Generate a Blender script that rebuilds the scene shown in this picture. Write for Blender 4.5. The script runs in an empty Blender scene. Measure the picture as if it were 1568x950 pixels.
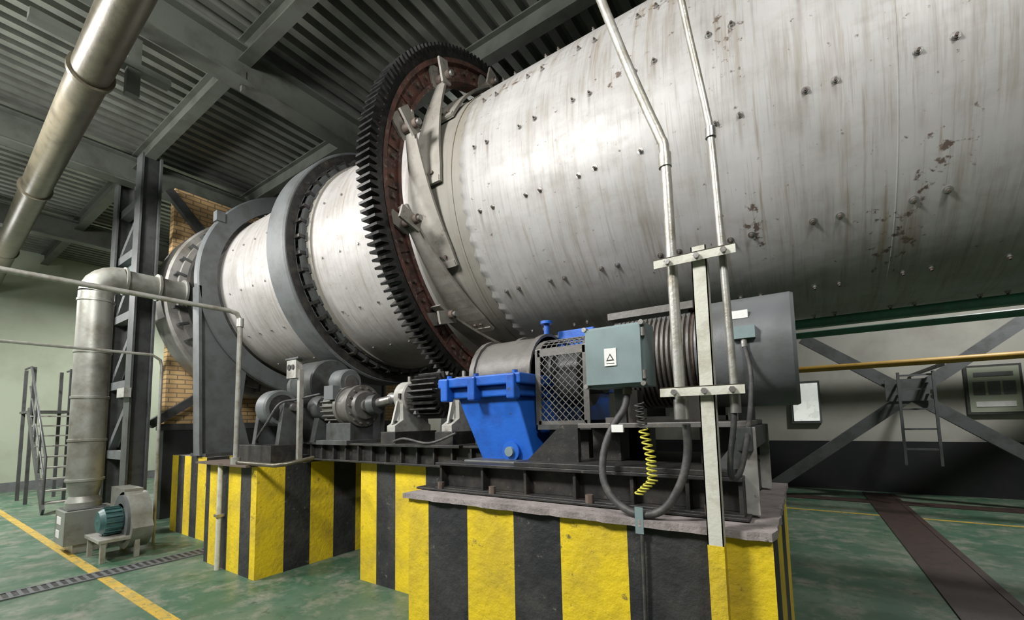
import bpy, math, random
from mathutils import Matrix, Vector
random.seed(4)
S=bpy.context.scene
YC,ZC,R=4.41,4.0,1.5
# ------------------------------------------------------------------ materials
def newmat(name):
    m=bpy.data.materials.new(name); m.use_nodes=True; nt=m.node_tree
    return m,nt,nt.nodes['Principled BSDF']
def lk(nt,a,b): nt.links.new(a,b)
def ramp(nt,fac,p0,p1,c0=(0,0,0,1),c1=(1,1,1,1)):
    n=nt.nodes.new('ShaderNodeValToRGB'); n.color_ramp.elements[0].position=p0; n.color_ramp.elements[1].position=p1
    n.color_ramp.elements[0].color=c0; n.color_ramp.elements[1].color=c1; lk(nt,fac,n.inputs[0]); return n.outputs[0]
def mix(nt,fac,a,b):
    n=nt.nodes.new('ShaderNodeMix'); n.data_type='RGBA'
    if hasattr(fac,'is_linked'): lk(nt,fac,n.inputs[0])
    else: n.inputs[0].default_value=fac
    for v,i in((a,6),(b,7)):
        if isinstance(v,tuple): n.inputs[i].default_value=(*v[:3],1)
        else: lk(nt,v,n.inputs[i])
    return n.outputs[2]
def noise(nt,vec,scale,detail=4,rough=0.6):
    n=nt.nodes.new('ShaderNodeTexNoise'); n.inputs['Scale'].default_value=scale; n.inputs['Detail'].default_value=detail; n.inputs['Roughness'].default_value=rough
    if vec is not None: lk(nt,vec,n.inputs['Vector'])
    return n.outputs[0]
def math_(nt,op,a,b=None):
    n=nt.nodes.new('ShaderNodeMath'); n.operation=op
    for v,i in((a,0),(b,1)):
        if v is None: continue
        if isinstance(v,(int,float)): n.inputs[i].default_value=v
        else: lk(nt,v,n.inputs[i])
    return n.outputs[0]
def ocoord(nt): return nt.nodes.new('ShaderNodeTexCoord').outputs['Object']
def bump(nt,bs,h,st=0.3,d=0.01):
    n=nt.nodes.new('ShaderNodeBump'); n.inputs['Strength'].default_value=st; n.inputs['Distance'].default_value=d; lk(nt,h,n.inputs['Height']); lk(nt,n.outputs[0],bs.inputs['Normal'])
def M(name,c,c2=None,rough=0.5,metal=0.0,sc=6.0,lo=0.45,hi=0.7,bm=0.15,dust=None,dl=0.6):
    m,nt,b=newmat(name); co=ocoord(nt)
    if c2 is None: c2=tuple(x*0.55 for x in c)
    n1=noise(nt,co,sc,6,0.65); f=ramp(nt,n1,lo,hi)
    col=mix(nt,f,c,c2)
    if dust: col=mix(nt,ramp(nt,noise(nt,co,sc*3.3,8,0.75),dl,dl+0.07),col,dust)
    lk(nt,col,b.inputs['Base Color'])
    b.inputs['Roughness'].default_value=rough; b.inputs['Metallic'].default_value=metal
    n2=noise(nt,co,sc*7,4,0.6); bump(nt,b,n2,bm,0.01)
    return m
MT={}
MT['dgrey']=M('dark_grey_paint',(0.07,0.075,0.075),(0.04,0.04,0.036),0.45)
MT['grey']=M('grey_paint',(0.12,0.13,0.133),(0.078,0.08,0.076),0.5,sc=4,dust=(0.19,0.18,0.155),dl=0.64)
MT['lgrey']=M('light_grey_paint',(0.38,0.38,0.35),(0.2,0.18,0.155),0.5,dust=(0.12,0.09,0.06),dl=0.6)
MT['beam']=M('beam_paint',(0.085,0.093,0.078),(0.05,0.053,0.043),0.5,sc=3)
MT['black']=M('black_steel',(0.018,0.018,0.018),(0.05,0.045,0.036),0.5,sc=8,dust=(0.13,0.11,0.09),dl=0.61)
MT['steel']=M('machined_steel',(0.45,0.44,0.42),(0.22,0.2,0.18),0.35,0.8)
MT['greasy']=M('greasy_dark_steel',(0.014,0.014,0.015),(0.05,0.047,0.042),0.38,0.4,sc=14)
MT['rust']=M('rust_red_primer',(0.125,0.05,0.036),(0.045,0.026,0.021),0.7,sc=6,lo=0.38,hi=0.62,dust=(0.17,0.135,0.11),dl=0.55)
MT['brown']=M('rusty_brown',(0.12,0.09,0.07),(0.05,0.037,0.03),0.65,sc=14)
MT['plate']=M('spring_plate_paint',(0.31,0.295,0.26),(0.19,0.17,0.145),0.5,0.2,sc=3,dust=(0.13,0.095,0.07),dl=0.6)
MT['blue']=M('blue_paint',(0.012,0.11,0.50),(0.01,0.05,0.25),0.45,sc=5,lo=0.48,hi=0.78,dust=(0.05,0.05,0.06),dl=0.63)
MT['slate']=M('slate_motor_paint',(0.145,0.155,0.16),(0.10,0.10,0.095),0.42,0.15,sc=3,dust=(0.16,0.13,0.10),dl=0.66)
MT['casing']=M('dusty_casing',(0.15,0.145,0.135),(0.09,0.08,0.07),0.45,0.2,sc=5,dust=(0.2,0.17,0.13),dl=0.60)
MT['boxgrey']=M('box_enamel',(0.21,0.28,0.285),(0.17,0.22,0.22),0.4,0.1,sc=4,bm=0.03)
MT['white']=M('white_plastic',(0.8,0.8,0.77),(0.65,0.65,0.62),0.5)
MT['galv']=M('galvanised_pipe',(0.46,0.455,0.42),(0.27,0.24,0.18),0.4,0.5,sc=9)
MT['olive']=M('olive_pipe',(0.115,0.102,0.07),(0.06,0.052,0.036),0.36,0.3,sc=5,dust=(0.19,0.165,0.12),dl=0.62)
MT['strut']=M('strut_cream',(0.60,0.60,0.52),(0.4,0.38,0.3),0.5,sc=10,dust=(0.2,0.15,0.1),dl=0.66)
MT['duct']=M('duct_sheet',(0.33,0.335,0.30),(0.18,0.17,0.135),0.42,0.45,sc=3)
MT['teal']=M('teal_paint',(0.05,0.13,0.125),(0.03,0.07,0.07),0.45)
MT['conc']=M('concrete',(0.34,0.30,0.29),(0.16,0.14,0.13),0.9,sc=7,lo=0.35,hi=0.75,bm=0.6,dust=(0.08,0.07,0.06),dl=0.60)
MT['yel']=M('yellow_paint',(0.74,0.545,0.012),(0.48,0.345,0.03),0.66,sc=3,lo=0.42,hi=0.70,bm=0.8,dust=(0.20,0.155,0.045),dl=0.60)
MT['blk']=M('black_paint',(0.018,0.019,0.021),(0.06,0.058,0.052),0.66,sc=3,lo=0.42,hi=0.78,bm=0.8,dust=(0.17,0.16,0.13),dl=0.62)
MT['ypipe']=M('yellow_pipe',(0.40,0.24,0.03),(0.3,0.18,0.03),0.5)
MT['gpipe']=M('green_pipe',(0.06,0.22,0.13),(0.05,0.13,0.09),0.5)
MT['rubber']=M('rubber_hose',(0.045,0.045,0.045),(0.10,0.095,0.085),0.55,sc=20)
MT['coil']=M('yellow_coil',(0.65,0.6,0.08),(0.4,0.38,0.08),0.45)
m,nt,b=newmat('lamp_glow'); b.inputs['Emission Color'].default_value=(1,0.97,0.9,1); b.inputs['Emission Strength'].default_value=8; MT['lamp']=m
m,nt,b=newmat('sign_added_glow'); b.inputs['Emission Color'].default_value=(0.95,1,0.92,1); b.inputs['Emission Strength'].default_value=0.5; lk(nt,mix(nt,ramp(nt,noise(nt,ocoord(nt),6,3),0.5,0.55),(0.8,0.8,0.76),(0.3,0.32,0.28)),b.inputs['Base Color']); MT['sign']=m  # sign board is no lamp; emission added to make it read bright
# kiln shell
ROWS=(70,48,27,5,-17,-46,-68,-90)
def shellmat(name,base,base2,rust=1.0,bolts=False):
    m,nt,b=newmat(name); co=ocoord(nt)
    sp=nt.nodes.new('ShaderNodeSeparateXYZ'); lk(nt,co,sp.inputs[0]); X=sp.outputs[0]
    ang=math_(nt,'ARCTAN2',math_(nt,'SUBTRACT',sp.outputs[2],ZC),math_(nt,'SUBTRACT',YC,sp.outputs[1]))
    def cmb(sx,sa,off=0):
        c=nt.nodes.new('ShaderNodeCombineXYZ'); lk(nt,math_(nt,'MULTIPLY',X,sx),c.inputs[0]); lk(nt,math_(nt,'MULTIPLY',ang,sa),c.inputs[1]); c.inputs[2].default_value=off; return c.outputs[0]
    col=mix(nt,ramp(nt,noise(nt,cmb(0.9,1.6),1.5,5),0.35,0.7),base,base2)
    cl=ramp(nt,noise(nt,cmb(2.2,5,7),1.5,6,0.7),0.47,0.72)
    col=mix(nt,math_(nt,'MULTIPLY',cl,0.5),col,(0.26,0.245,0.215))
    streak=ramp(nt,noise(nt,cmb(13,1.1),1.0,5,0.7),0.47,0.69)
    patch=ramp(nt,noise(nt,cmb(1.1,2.0),1.3,3),0.36,0.58)
    col=mix(nt,math_(nt,'MULTIPLY',math_(nt,'MULTIPLY',streak,patch),0.72),col,(0.215,0.19,0.15))
    fine=ramp(nt,noise(nt,cmb(38,2.2,3),1.0,3,0.7),0.56,0.67)
    col=mix(nt,math_(nt,'MULTIPLY',fine,0.33),col,(0.165,0.15,0.12))
    g=None
    for x0,a0,wx,wa in((-0.25,4,0.09,13),(-0.97,7,0.13,4),(-0.18,-45,0.10,9),(0.57,-55,0.16,14),(0.75,-38,0.1,6),(-2.0,30,0.5,4),(0.9,20,0.25,8),(-0.6,28,0.4,6)):
        dx=math_(nt,'POWER',math_(nt,'ABSOLUTE',math_(nt,'DIVIDE',math_(nt,'SUBTRACT',X,x0),wx)),2.0); da=math_(nt,'POWER',math_(nt,'ABSOLUTE',math_(nt,'DIVIDE',math_(nt,'SUBTRACT',ang,math.radians(a0)),math.radians(wa))),2.0)
        e=math_(nt,'EXPONENT',math_(nt,'MULTIPLY',math_(nt,'ADD',dx,da),-1.0)); g=e if g is None else math_(nt,'ADD',g,e)
    spn=math_(nt,'ADD',noise(nt,cmb(8,12),1.8,4,0.65),math_(nt,'MULTIPLY',g,0.13))
    sps=ramp(nt,spn,0.655,0.72)
    col=mix(nt,math_(nt,'MULTIPLY',sps,rust*0.9),col,(0.08,0.05,0.034))
    dr=math_(nt,'MULTIPLY',ramp(nt,math_(nt,'ADD',noise(nt,cmb(17,0.9,5),1.0,4,0.7),math_(nt,'MULTIPLY',g,0.12)),0.58,0.72),0.65)
    col=mix(nt,dr,col,(0.21,0.165,0.105))
    if bolts:
        fx=math_(nt,'MULTIPLY',math_(nt,'FRACT',math_(nt,'DIVIDE',math_(nt,'ADD',X,2.31+0.02+0.49*10),0.49)),0.49)
        d1=math_(nt,'ABSOLUTE',math_(nt,'SUBTRACT',fx,0.02)); d2=math_(nt,'ABSOLUTE',math_(nt,'SUBTRACT',fx,0.16))
        dm=math_(nt,'DIVIDE',math_(nt,'MINIMUM',d1,d2),0.013); mx=math_(nt,'EXPONENT',math_(nt,'MULTIPLY',math_(nt,'MULTIPLY',dm,dm),-1.0))
        tot=None
        for a0 in ROWS[:6]:
            t=math_(nt,'DIVIDE',math_(nt,'SUBTRACT',math.radians(a0+0.6),ang),0.17)
            v=math_(nt,'MULTIPLY',math_(nt,'GREATER_THAN',t,0.0),math_(nt,'MAXIMUM',math_(nt,'SUBTRACT',1.0,t),0.0)); tot=v if tot is None else math_(nt,'ADD',tot,v)
        st=math_(nt,'MULTIPLY',math_(nt,'MULTIPLY',mx,tot),ramp(nt,noise(nt,cmb(4,4,9),1.0,2),0.4,0.6))
        col=mix(nt,math_(nt,'MULTIPLY',st,0.7),col,(0.13,0.10,0.07))
    lk(nt,col,b.inputs['Base Color'])
    b.inputs['Metallic'].default_value=0.1; lk(nt,ramp(nt,cl,0,1,(0.5,0.5,0.5,1),(0.64,0.64,0.64,1)),b.inputs['Roughness'])
    bump(nt,b,noise(nt,cmb(1.2,1.8),1.6,3),0.4,0.02)
    return m
MT['shell']=shellmat('kiln_shell_paint',(0.435,0.428,0.42),(0.345,0.337,0.325),1.0,True)
MT['shell2']=shellmat('kiln_far_shell_paint',(0.43,0.415,0.405),(0.34,0.325,0.31),0.8)
MT['band']=shellmat('kiln_band_paint',(0.28,0.268,0.235),(0.215,0.203,0.175),0.4)
MT['silver']=M('silver_flange',(0.36,0.35,0.33),(0.2,0.185,0.16),0.4,0.4,sc=3)
# brick
m,nt,b=newmat('yellow_brick'); co=ocoord(nt)
sp=nt.nodes.new('ShaderNodeSeparateXYZ'); lk(nt,co,sp.inputs[0]); cb=nt.nodes.new('ShaderNodeCombineXYZ'); lk(nt,sp.outputs[1],cb.inputs[0]); lk(nt,sp.outputs[2],cb.inputs[1])
br=nt.nodes.new('ShaderNodeTexBrick'); lk(nt,cb.outputs[0],br.inputs[0]); br.inputs['Scale'].default_value=1; br.inputs['Brick Width'].default_value=0.25; br.inputs['Row Height'].default_value=0.085; br.inputs['Mortar Size'].default_value=0.01
br.inputs['Color1'].default_value=(0.66,0.45,0.21,1); br.inputs['Color2'].default_value=(0.52,0.33,0.15,1); br.inputs['Mortar'].default_value=(0.24,0.18,0.11,1)
lk(nt,br.outputs[0],b.inputs['Base Color']); b.inputs['Roughness'].default_value=0.85; bump(nt,b,br.outputs[1],0.5,-0.01); MT['brick']=m
# floor
m,nt,b=newmat('green_epoxy_floor'); co=ocoord(nt)
c=mix(nt,ramp(nt,noise(nt,co,0.8,7,0.65),0.42,0.66),(0.042,0.108,0.062),(0.12,0.165,0.115))
c=mix(nt,ramp(nt,noise(nt,co,3.0,8,0.72),0.49,0.68),c,(0.23,0.23,0.185))
c=mix(nt,math_(nt,'MULTIPLY',ramp(nt,noise(nt,co,9.0,6,0.7),0.56,0.7),0.75),c,(0.03,0.038,0.03))
lk(nt,c,b.inputs['Base Color']); lk(nt,ramp(nt,noise(nt,co,2.0,5),0.3,0.7,(0.32,0.32,0.32,1),(0.65,0.65,0.65,1)),b.inputs['Roughness']); MT['floor']=m
# walls
MT['wallL']=M('pale_green_wall',(0.34,0.38,0.29),(0.28,0.31,0.23),0.7,sc=0.8,bm=0.05)
MT['wall']=M('cream_wall',(0.43,0.43,0.38),(0.33,0.32,0.28),0.8,sc=1.0,bm=0.05)
MT['wdark']=M('dark_wainscot',(0.018,0.019,0.022),(0.03,0.03,0.03),0.5,sc=2,bm=0.05)
MT['deck']=M('corrugated_deck',(0.24,0.25,0.22),(0.13,0.135,0.115),0.34,0.55,sc=1.2,bm=0.05)
MT['drain']=M('drain_cover',(0.045,0.025,0.02),(0.02,0.015,0.012),0.5,sc=9)
MT['yline']=M('yellow_floor_line',(0.52,0.34,0.05),(0.25,0.24,0.09),0.5,sc=6,dust=(0.1,0.12,0.07),dl=0.55)
# ------------------------------------------------------------------ mesh builder
class MB:
    def __init__(s,name): s.n=name; s.v=[]; s.f=[]; s.m=[]; s.sm=[]; s.mats=[]
    def mi(s,mat):
        if mat not in s.mats: s.mats.append(mat)
        return s.mats.index(mat)
    def add(s,vs,fs,mat,smooth=False):
        o=len(s.v); s.v+= [tuple(v) for v in vs]; k=s.mi(mat)
        for f in fs: s.f.append(tuple(i+o for i in f)); s.m.append(k); s.sm.append(smooth)
    def box(s,a,b,mat,Mx=None):
        x0,x1=sorted((a[0],b[0])); y0,y1=sorted((a[1],b[1])); z0,z1=sorted((a[2],b[2]))
        vs=[Vector(p) for p in((x0,y0,z0),(x1,y0,z0),(x1,y1,z0),(x0,y1,z0),(x0,y0,z1),(x1,y0,z1),(x1,y1,z1),(x0,y1,z1))]
        if Mx: vs=[Mx@v for v in vs]
        s.add(vs,[(0,3,2,1),(4,5,6,7),(0,1,5,4),(1,2,6,5),(2,3,7,6),(3,0,4,7)],mat)
    def hexa(s,bot,top,mat):
        s.add(list(bot)+list(top),[(0,3,2,1),(4,5,6,7),(0,1,5,4),(1,2,6,5),(2,3,7,6),(3,0,4,7)],mat)
    def bar(s,p0,p1,w,h,mat,up=(0,0,1)):
        p0=Vector(p0);p1=Vector(p1);d=(p1-p0).normalized();up=Vector(up)
        if abs(d.dot(up))>0.98: up=Vector((0,1,0))
        sd=d.cross(up).normalized(); u=sd.cross(d).normalized()
        q=[(-w/2,-h/2),(w/2,-h/2),(w/2,h/2),(-w/2,h/2)]
        s.hexa([p0+sd*a+u*b for a,b in q],[p1+sd*a+u*b for a,b in q],mat)
    def ibeam(s,p0,p1,w,h,t,mat,up=(0,0,1)):
        p0=Vector(p0);p1=Vector(p1);d=(p1-p0).normalized();up=Vector(up)
        if abs(d.dot(up))>0.98: up=Vector((0,1,0))
        sd=d.cross(up).normalized(); u=sd.cross(d).normalized()
        for c,ww,hh in((u*(h/2-t/2),w,t),(-u*(h/2-t/2),w,t),(Vector((0,0,0)),t,h-2*t)):
            q=[(-ww/2,-hh/2),(ww/2,-hh/2),(ww/2,hh/2),(-ww/2,hh/2)]
            s.hexa([p0+c+sd*a+u*b for a,b in q],[p1+c+sd*a+u*b for a,b in q],mat)
    def lathe(s,prof,o,d,mat,seg=32,closed=False,smooth=True):
        o=Vector(o);d=Vector(d).normalized(); a=Vector((0,0,1)) if abs(d.z)<0.9 else Vector((1,0,0))
        e1=d.cross(a).normalized(); e2=d.cross(e1)
        ps=list(prof)+([prof[0]] if closed else [])
        for (r0,h0),(r1,h1) in zip(ps[:-1],ps[1:]):
            vs=[];fs=[]
            for i in range(seg):
                t=2*math.pi*i/seg; w=e1*math.cos(t)+e2*math.sin(t)
                vs+= [o+w*r0+d*h0,o+w*r1+d*h1]
            for i in range(seg):
                j=(i+1)%seg; fs.append((2*i,2*j,2*j+1,2*i+1))
            s.add(vs,fs,mat,smooth)
    def cyl(s,p0,p1,r,mat,r1=None,seg=24,caps=True):
        p0=Vector(p0);p1=Vector(p1);L=(p1-p0).length; r1=r if r1 is None else r1
        pr=[(r,0),(r1,L)]
        if caps: pr=[(0.0,0)]+pr+[(0.0,L)]
        s.lathe(pr,p0,p1-p0,mat,seg)
    def tube(s,pts,r,mat,seg=10,curve=0):
        P=[Vector(p) for p in pts]
        if curve:
            Q=[]
            for i in range(len(P)-1):
                a=P[max(i-1,0)];b=P[i];c=P[i+1];e=P[min(i+2,len(P)-1)]
                for k in range(curve):
                    t=k/curve
                    Q.append(0.5*((2*b)+(c-a)*t+(2*a-5*b+4*c-e)*t*t+(3*b-a-3*c+e)*t**3))
            Q.append(P[-1]); P=Q
        vs=[];fs=[]; prev=None
        for i,p in enumerate(P):
            d=(P[min(i+1,len(P)-1)]-P[max(i-1,0)]).normalized()
            if prev is None: a=Vector((0,0,1)) if abs(d.z)<0.9 else Vector((1,0,0)); n=d.cross(a).normalized()
            else: n=(prev-d*prev.dot(d)).normalized()
            prev=n; bb=d.cross(n)
            for k in range(seg):
                t=2*math.pi*k/seg; vs.append(p+(n*math.cos(t)+bb*math.sin(t))*r)
        for i in range(len(P)-1):
            for k in range(seg):
                j=(k+1)%seg; fs.append((i*seg+k,i*seg+j,(i+1)*seg+j,(i+1)*seg+k))
        s.add(vs,fs,mat,True)
        s.add(vs[:seg],[tuple(range(seg))],mat); s.add(vs[-seg:],[tuple(range(seg))],mat)
    def prism(s,poly,ax,a,b,mat,smooth=False):
        def P(q,t): return {0:(t,q[0],q[1]),1:(q[0],t,q[1]),2:(q[0],q[1],t)}[ax]
        n=len(poly); A=[P(q,a) for q in poly];Bv=[P(q,b) for q in poly]
        s.add(A,[tuple(range(n))],mat); s.add(Bv,[tuple(range(n))],mat)
        s.add(A+Bv,[(i,(i+1)%n,n+(i+1)%n,n+i) for i in range(n)],mat,smooth)
    def hexbolt(s,p,d,r,h,mat):
        s.cyl(p,Vector(p)+Vector(d).normalized()*h,r,mat,seg=6)
    def done(s,bevel=0):
        me=bpy.data.meshes.new(s.n); me.from_pydata(s.v,[],s.f); ob=bpy.data.objects.new(s.n,me); bpy.context.collection.objects.link(ob)
        for k in s.mats: me.materials.append(MT[k])
        for p,mi,sm in zip(me.polygons,s.m,s.sm): p.material_index=mi; p.use_smooth=sm
        me.update()
        import bmesh
        bm=bmesh.new(); bm.from_mesh(me); bmesh.ops.recalc_face_normals(bm,faces=bm.faces); bm.to_mesh(me); bm.free()
        if bevel:
            md=ob.modifiers.new('bevel','BEVEL'); md.width=bevel; md.segments=2; md.limit_method='ANGLE'; md.angle_limit=math.radians(50)
        return ob
def cp(r,phi,x):
    a=math.radians(phi); return Vector((x,YC-r*math.cos(a),ZC+r*math.sin(a)))
def cn(phi):
    a=math.radians(phi); return Vector((0,-math.cos(a),math.sin(a)))
# ------------------------------------------------------------------ room
b=MB('floor'); b.box((-18.2,-6.2,-0.15),(9.2,12.2,0),'floor'); b.done()
b=MB('wall_west'); b.box((-18.2,-6,0),(-18,12,6.9),'wallL'); b.box((-18,-6,0),(-17.97,12,0.25),'grey'); b.done()
b=MB('wall_north'); b.box((-18,11.9,0),(9,12.1,6.9),'wall'); b.box((-18,11.86,0),(9,11.9,1.05),'wdark'); b.done()
b=MB('wall_south'); b.box((-18,-6.2,0),(9,-6,6.9),'wall'); b.done()
b=MB('wall_east'); b.box((9,-6,0),(9.2,12,6.9),'wall'); b.done()
b=MB('ceiling'); per=0.23; x=-18.2; prof=[]
while x<9.2:
    prof+=[(x,6.87),(x+0.08,6.87),(x+0.10,6.75),(x+0.21,6.75)]; x+=per
vs=[];fs=[]
for (px,pz) in prof: vs+=[(px,-6.2,pz),(px,12.2,pz)]
for i in range(len(prof)-1): fs.append((2*i,2*i+2,2*i+3,2*i+1))
b.add(vs,fs,'deck'); b.box((-18.2,-6.2,6.95),(9.2,12.2,7.05),'grey'); b.done()
b=MB('trim_roof_beams')
for X in(-1.0,-5.85,-10.0,-14.2): b.ibeam((X,-6,6.38),(X,11.9,6.38),0.26,0.5,0.025,'beam')
b.done()
b=MB('trim_roof_purlins')
for Y in(-3.2,-0.6,2.45,4.3,7.2,9.8): b.ibeam((-18,Y,6.6),(9,Y,6.6),0.16,0.3,0.018,'beam')
for Y,x0 in((2.45,-5.85),(4.3,-5.85),(2.45,-10)):
    b.bar((x0+0.0,Y,6.35),(x0+0.0,Y,6.05),0.05,0.05,'beam')
b.done()
b=MB('floor_drain_grate')
b.box((-6.82,-4,0.0),(-6.58,2.9,0.006),'black')
y=-4
while y<2.85:
    b.box((-6.81,y,0.006),(-6.59,y+0.03,0.012),'grey'); y+=0.07
b.box((-6.84,-4,0.0),(-6.81,2.9,0.014),'grey'); b.box((-6.59,-4,0.0),(-6.56,2.9,0.014),'grey')
b.done()
b=MB('yellow_floor_line'); b.box((-17.9,1.46,0.0),(-2.5,1.56,0.004),'yline'); b.box((-1.5,9.1,0),(8.9,9.18,0.004),'yline'); b.done()
b=MB('drain_channel'); b.box((0.93,3.5,0.0),(1.0,11.6,0.015),'drain'); b.box((1.36,3.5,0.0),(1.43,11.6,0.015),'drain'); b.box((1.0,3.5,0.0),(1.36,11.6,0.008),'drain')
b.box((-6,10.3,0),(9,10.7,0.01),'drain'); b.done()
# ------------------------------------------------------------------ brick wall + column
b=MB('wall_brick_kiln_end')
b.prism([(2.95,1.7),(8.5,1.7),(8.5,6.25),(2.95,6.25)],0,-9.9,-9.72,'brick')
b.box((-9.95,2.9,1.6),(-9.70,8.5,1.72),'dgrey'); b.box((-9.9,2.95,0),(-9.72,8.5,1.6),'wdark')
b.bar((-9.6,2.8,6.1),(-9.6,3.9,4.9),0.12,0.16,'dgrey'); b.bar((-9.6,2.7,1.7),(-9.6,3.8,2.5),0.12,0.14,'dgrey')
b.done()
b=MB('steel_column')
b.ibeam((-9.06,2.38,0),(-9.06,2.38,6.3),0.28,0.28,0.03,'dgrey',up=(0,1,0))
b.ibeam((-10.35,2.38,0),(-10.35,2.38,6.3),0.26,0.26,0.03,'dgrey',up=(0,1,0))
b.box((-9.3,2.2,0),(-8.85,2.6,0.04),'dgrey')
for z in(1.2,2.4,3.6,4.7,5.6): b.bar((-10.35,2.38,z),(-9.06,2.38,z),0.14,0.14,'grey')
for z0,z1 in((4.75,5.5),(3.65,4.65),(2.5,3.5),(1.3,2.3)): b.bar((-10.3,2.38,z0),(-9.15,2.38,z1),0.1,0.1,'grey')
b.box((-10.2,2.42,4.0),(-9.25,2.46,4.65),'boxgrey')
b.box((-9.24,2.16,2.15),(-8.88,2.25,2.3),'lgrey')
b.done()
# ------------------------------------------------------------------ piers
def pier(name,x0,x1,y0,y1,h,fx,ly,cap=0.0):
    b=MB(name); cols=('yel','blk')
    e,st=fx
    for i in range(len(e)-1): b.add([(e[i],y0,0),(e[i+1],y0,0),(e[i+1],y0,h),(e[i],y0,h)],[(0,1,2,3)],cols[(i+st)%2])
    e,st=ly
    for xx in(x0,x1):
        for i in range(len(e)-1): b.add([(xx,e[i],0),(xx,e[i+1],0),(xx,e[i+1],h),(xx,e[i],h)],[(0,1,2,3)],cols[(i+st)%2])
    b.add([(x0,y1,0),(x1,y1,0),(x1,y1,h),(x0,y1,h)],[(0,1,2,3)],'conc')
    if cap:
        n=int((x1-x0)/0.04); pts=[]
        for i in range(n+1): pts.append((x0+(x1-x0)*i/n,y0-0.02-random.random()*0.018))
        m=int((y1-y0)/0.05)
        for i in range(1,m+1): pts.append((x1+0.008+random.random()*0.012,y0+(y1-y0)*i/m))
        pts.append((x0-0.02,y1)); pts.append((x0-0.02,y0-0.03))
        b.prism(pts,2,h-0.012,h+0.018,'conc')
    else: b.add([(x0,y0,h),(x1,y0,h),(x1,y1,h),(x0,y1,h)],[(0,1,2,3)],'conc')
    return b
b=pier('striped_concrete_pier',-2.05,-0.12,1.87,3.24,1.2,([-2.05,-1.88,-1.58,-1.27,-1.0,-0.67,-0.31,-0.12],0),([1.87,2.15,2.5,2.85,3.24],1),cap=1); b.done()
b=pier('striped_concrete_pier',-4.0,-2.06,2.97,5.9,1.24,([-4.0,-3.74,-3.45,-3.02,-2.7,-2.4,-2.06],0),([2.97,3.27,3.6,4.0,4.4,4.9,5.9],0)); b.done()
b=pier('striped_concrete_pier',-6.23,-4.96,2.35,6.5,1.2,([-6.23,-6.12,-5.88,-5.62,-5.32,-5.08,-4.96],1),([2.35,2.66,2.97,3.28,3.6,4,4.4,5,6.5],0)); b.done()
b=pier('striped_concrete_pier',-8.6,-7.3,2.75,6.2,1.2,([-8.6,-8.35,-8.1,-7.85,-7.6,-7.3],0),([2.75,3.05,3.35,3.65,4,6.2],1)); b.done()
# ------------------------------------------------------------------ kiln
b=MB('rotary_kiln')
O=(0,YC,ZC); D=(1,0,0)
b.lathe([(1.5,-7.5),(1.5,-3.2)],O,D,'shell2',160)
b.lathe([(1.5,-3.2),(1.5,-2.46)],O,D,'band',160)
n=260; vs=[];fs=[]
for i in range(n):
    t=2*math.pi*i/n; x=-2.50 if i%4<2 else -2.475
    c,s_=math.cos(t),math.sin(t)
    vs+=[(x,YC+1.5*c,ZC+1.5*s_),(x,YC+1.512*c,ZC+1.512*s_),(-2.4,YC+1.512*c,ZC+1.512*s_)]
for i in range(n):
    j=(i+1)%n; fs+=[(3*i,3*j,3*j+1,3*i+1),(3*i+1,3*j+1,3*j+2,3*i+2)]
b.add(vs,fs,'shell',True)
b.lathe([(1.512,-2.4),(1.512,8.9)],O,D,'shell',160)
b.lathe([(1.5,-2.63),(1.508,-2.63),(1.508,-2.60),(1.5,-2.60)],O,D,'band',128)
for x in(0.55,): b.lathe([(1.512,x-0.004),(1.514,x-0.002),(1.514,x+0.002),(1.512,x+0.004)],O,D,'shell',128)
b.lathe([(1.5,-6.6),(1.503,-6.595),(1.503,-6.585),(1.5,-6.58)],O,D,'shell2',128)
b.lathe([(1.5,-7.5),(1.36,-7.6),(1.36,-8.3),(1.62,-8.35),(1.62,-8.5),(1.4,-8.5),(1.4,-8.8)],O,D,'black',96)
b.lathe([(1.45,-8.72),(1.66,-8.72),(1.66,-8.80),(1.45,-8.80)],O,D,'silver',96)
b.lathe([(1.55,-8.9),(1.76,-8.9),(1.79,-8.95),(1.79,-9.5),(1.55,-9.5)],O,D,'silver',96)
b.lathe([(1.3,-8.8),(1.3,-9.5)],O,D,'grey',64)
for i in range(36): b.box((-8.86,-0.02,1.58),(-8.7,0.02,1.72),'dgrey',Matrix.Translation((0,YC,ZC))@Matrix.Rotation(math.radians(10*i),4,'X'))
for phi in ROWS:
    x=-2.31
    while x<6:
        for dx in(0,0.14):
            xx=x+dx+random.uniform(-.004,.004); ph=phi+random.uniform(-.3,.3)
            b.cyl(cp(1.511,ph,xx),cp(1.515,ph,xx),0.022,'steel',seg=12); b.hexbolt(cp(1.515,ph,xx),cn(ph),0.015,0.014,'steel'); b.cyl(cp(1.525,ph,xx),cp(1.542,ph,xx),0.008,'brown',seg=6)
        x+=0.49
for phi in(40,15,-12,-38,-62):
    x=-7.2
    while x<-3.4:
        if not(-5.9<x<-4.95): b.hexbolt(cp(1.5,phi,x),cn(phi),0.014,0.016,'steel')
        x+=0.35
tx0,tx1,tr=-5.56,-5.14,1.755
b.lathe([(1.60,tx0),(tr-0.02,tx0),(tr,tx0+0.02),(tr,tx1-0.02),(tr-0.02,tx1),(1.60,tx1)],O,D,'grey',144,closed=True)
b.lathe([(1.61,tx1+0.001),(1.72,tx1+0.003)],O,D,'black',128)  # black ring paints the shadow on the tyre's near side face
b.lathe([(1.5,-5.10),(1.585,-5.10),(1.585,-5.03),(1.5,-5.03)],O,D,'dgrey',128)
b.lathe([(1.5,-5.02),(1.525,-5.02),(1.525,-4.94),(1.5,-4.94)],O,D,'band',128)
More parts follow.
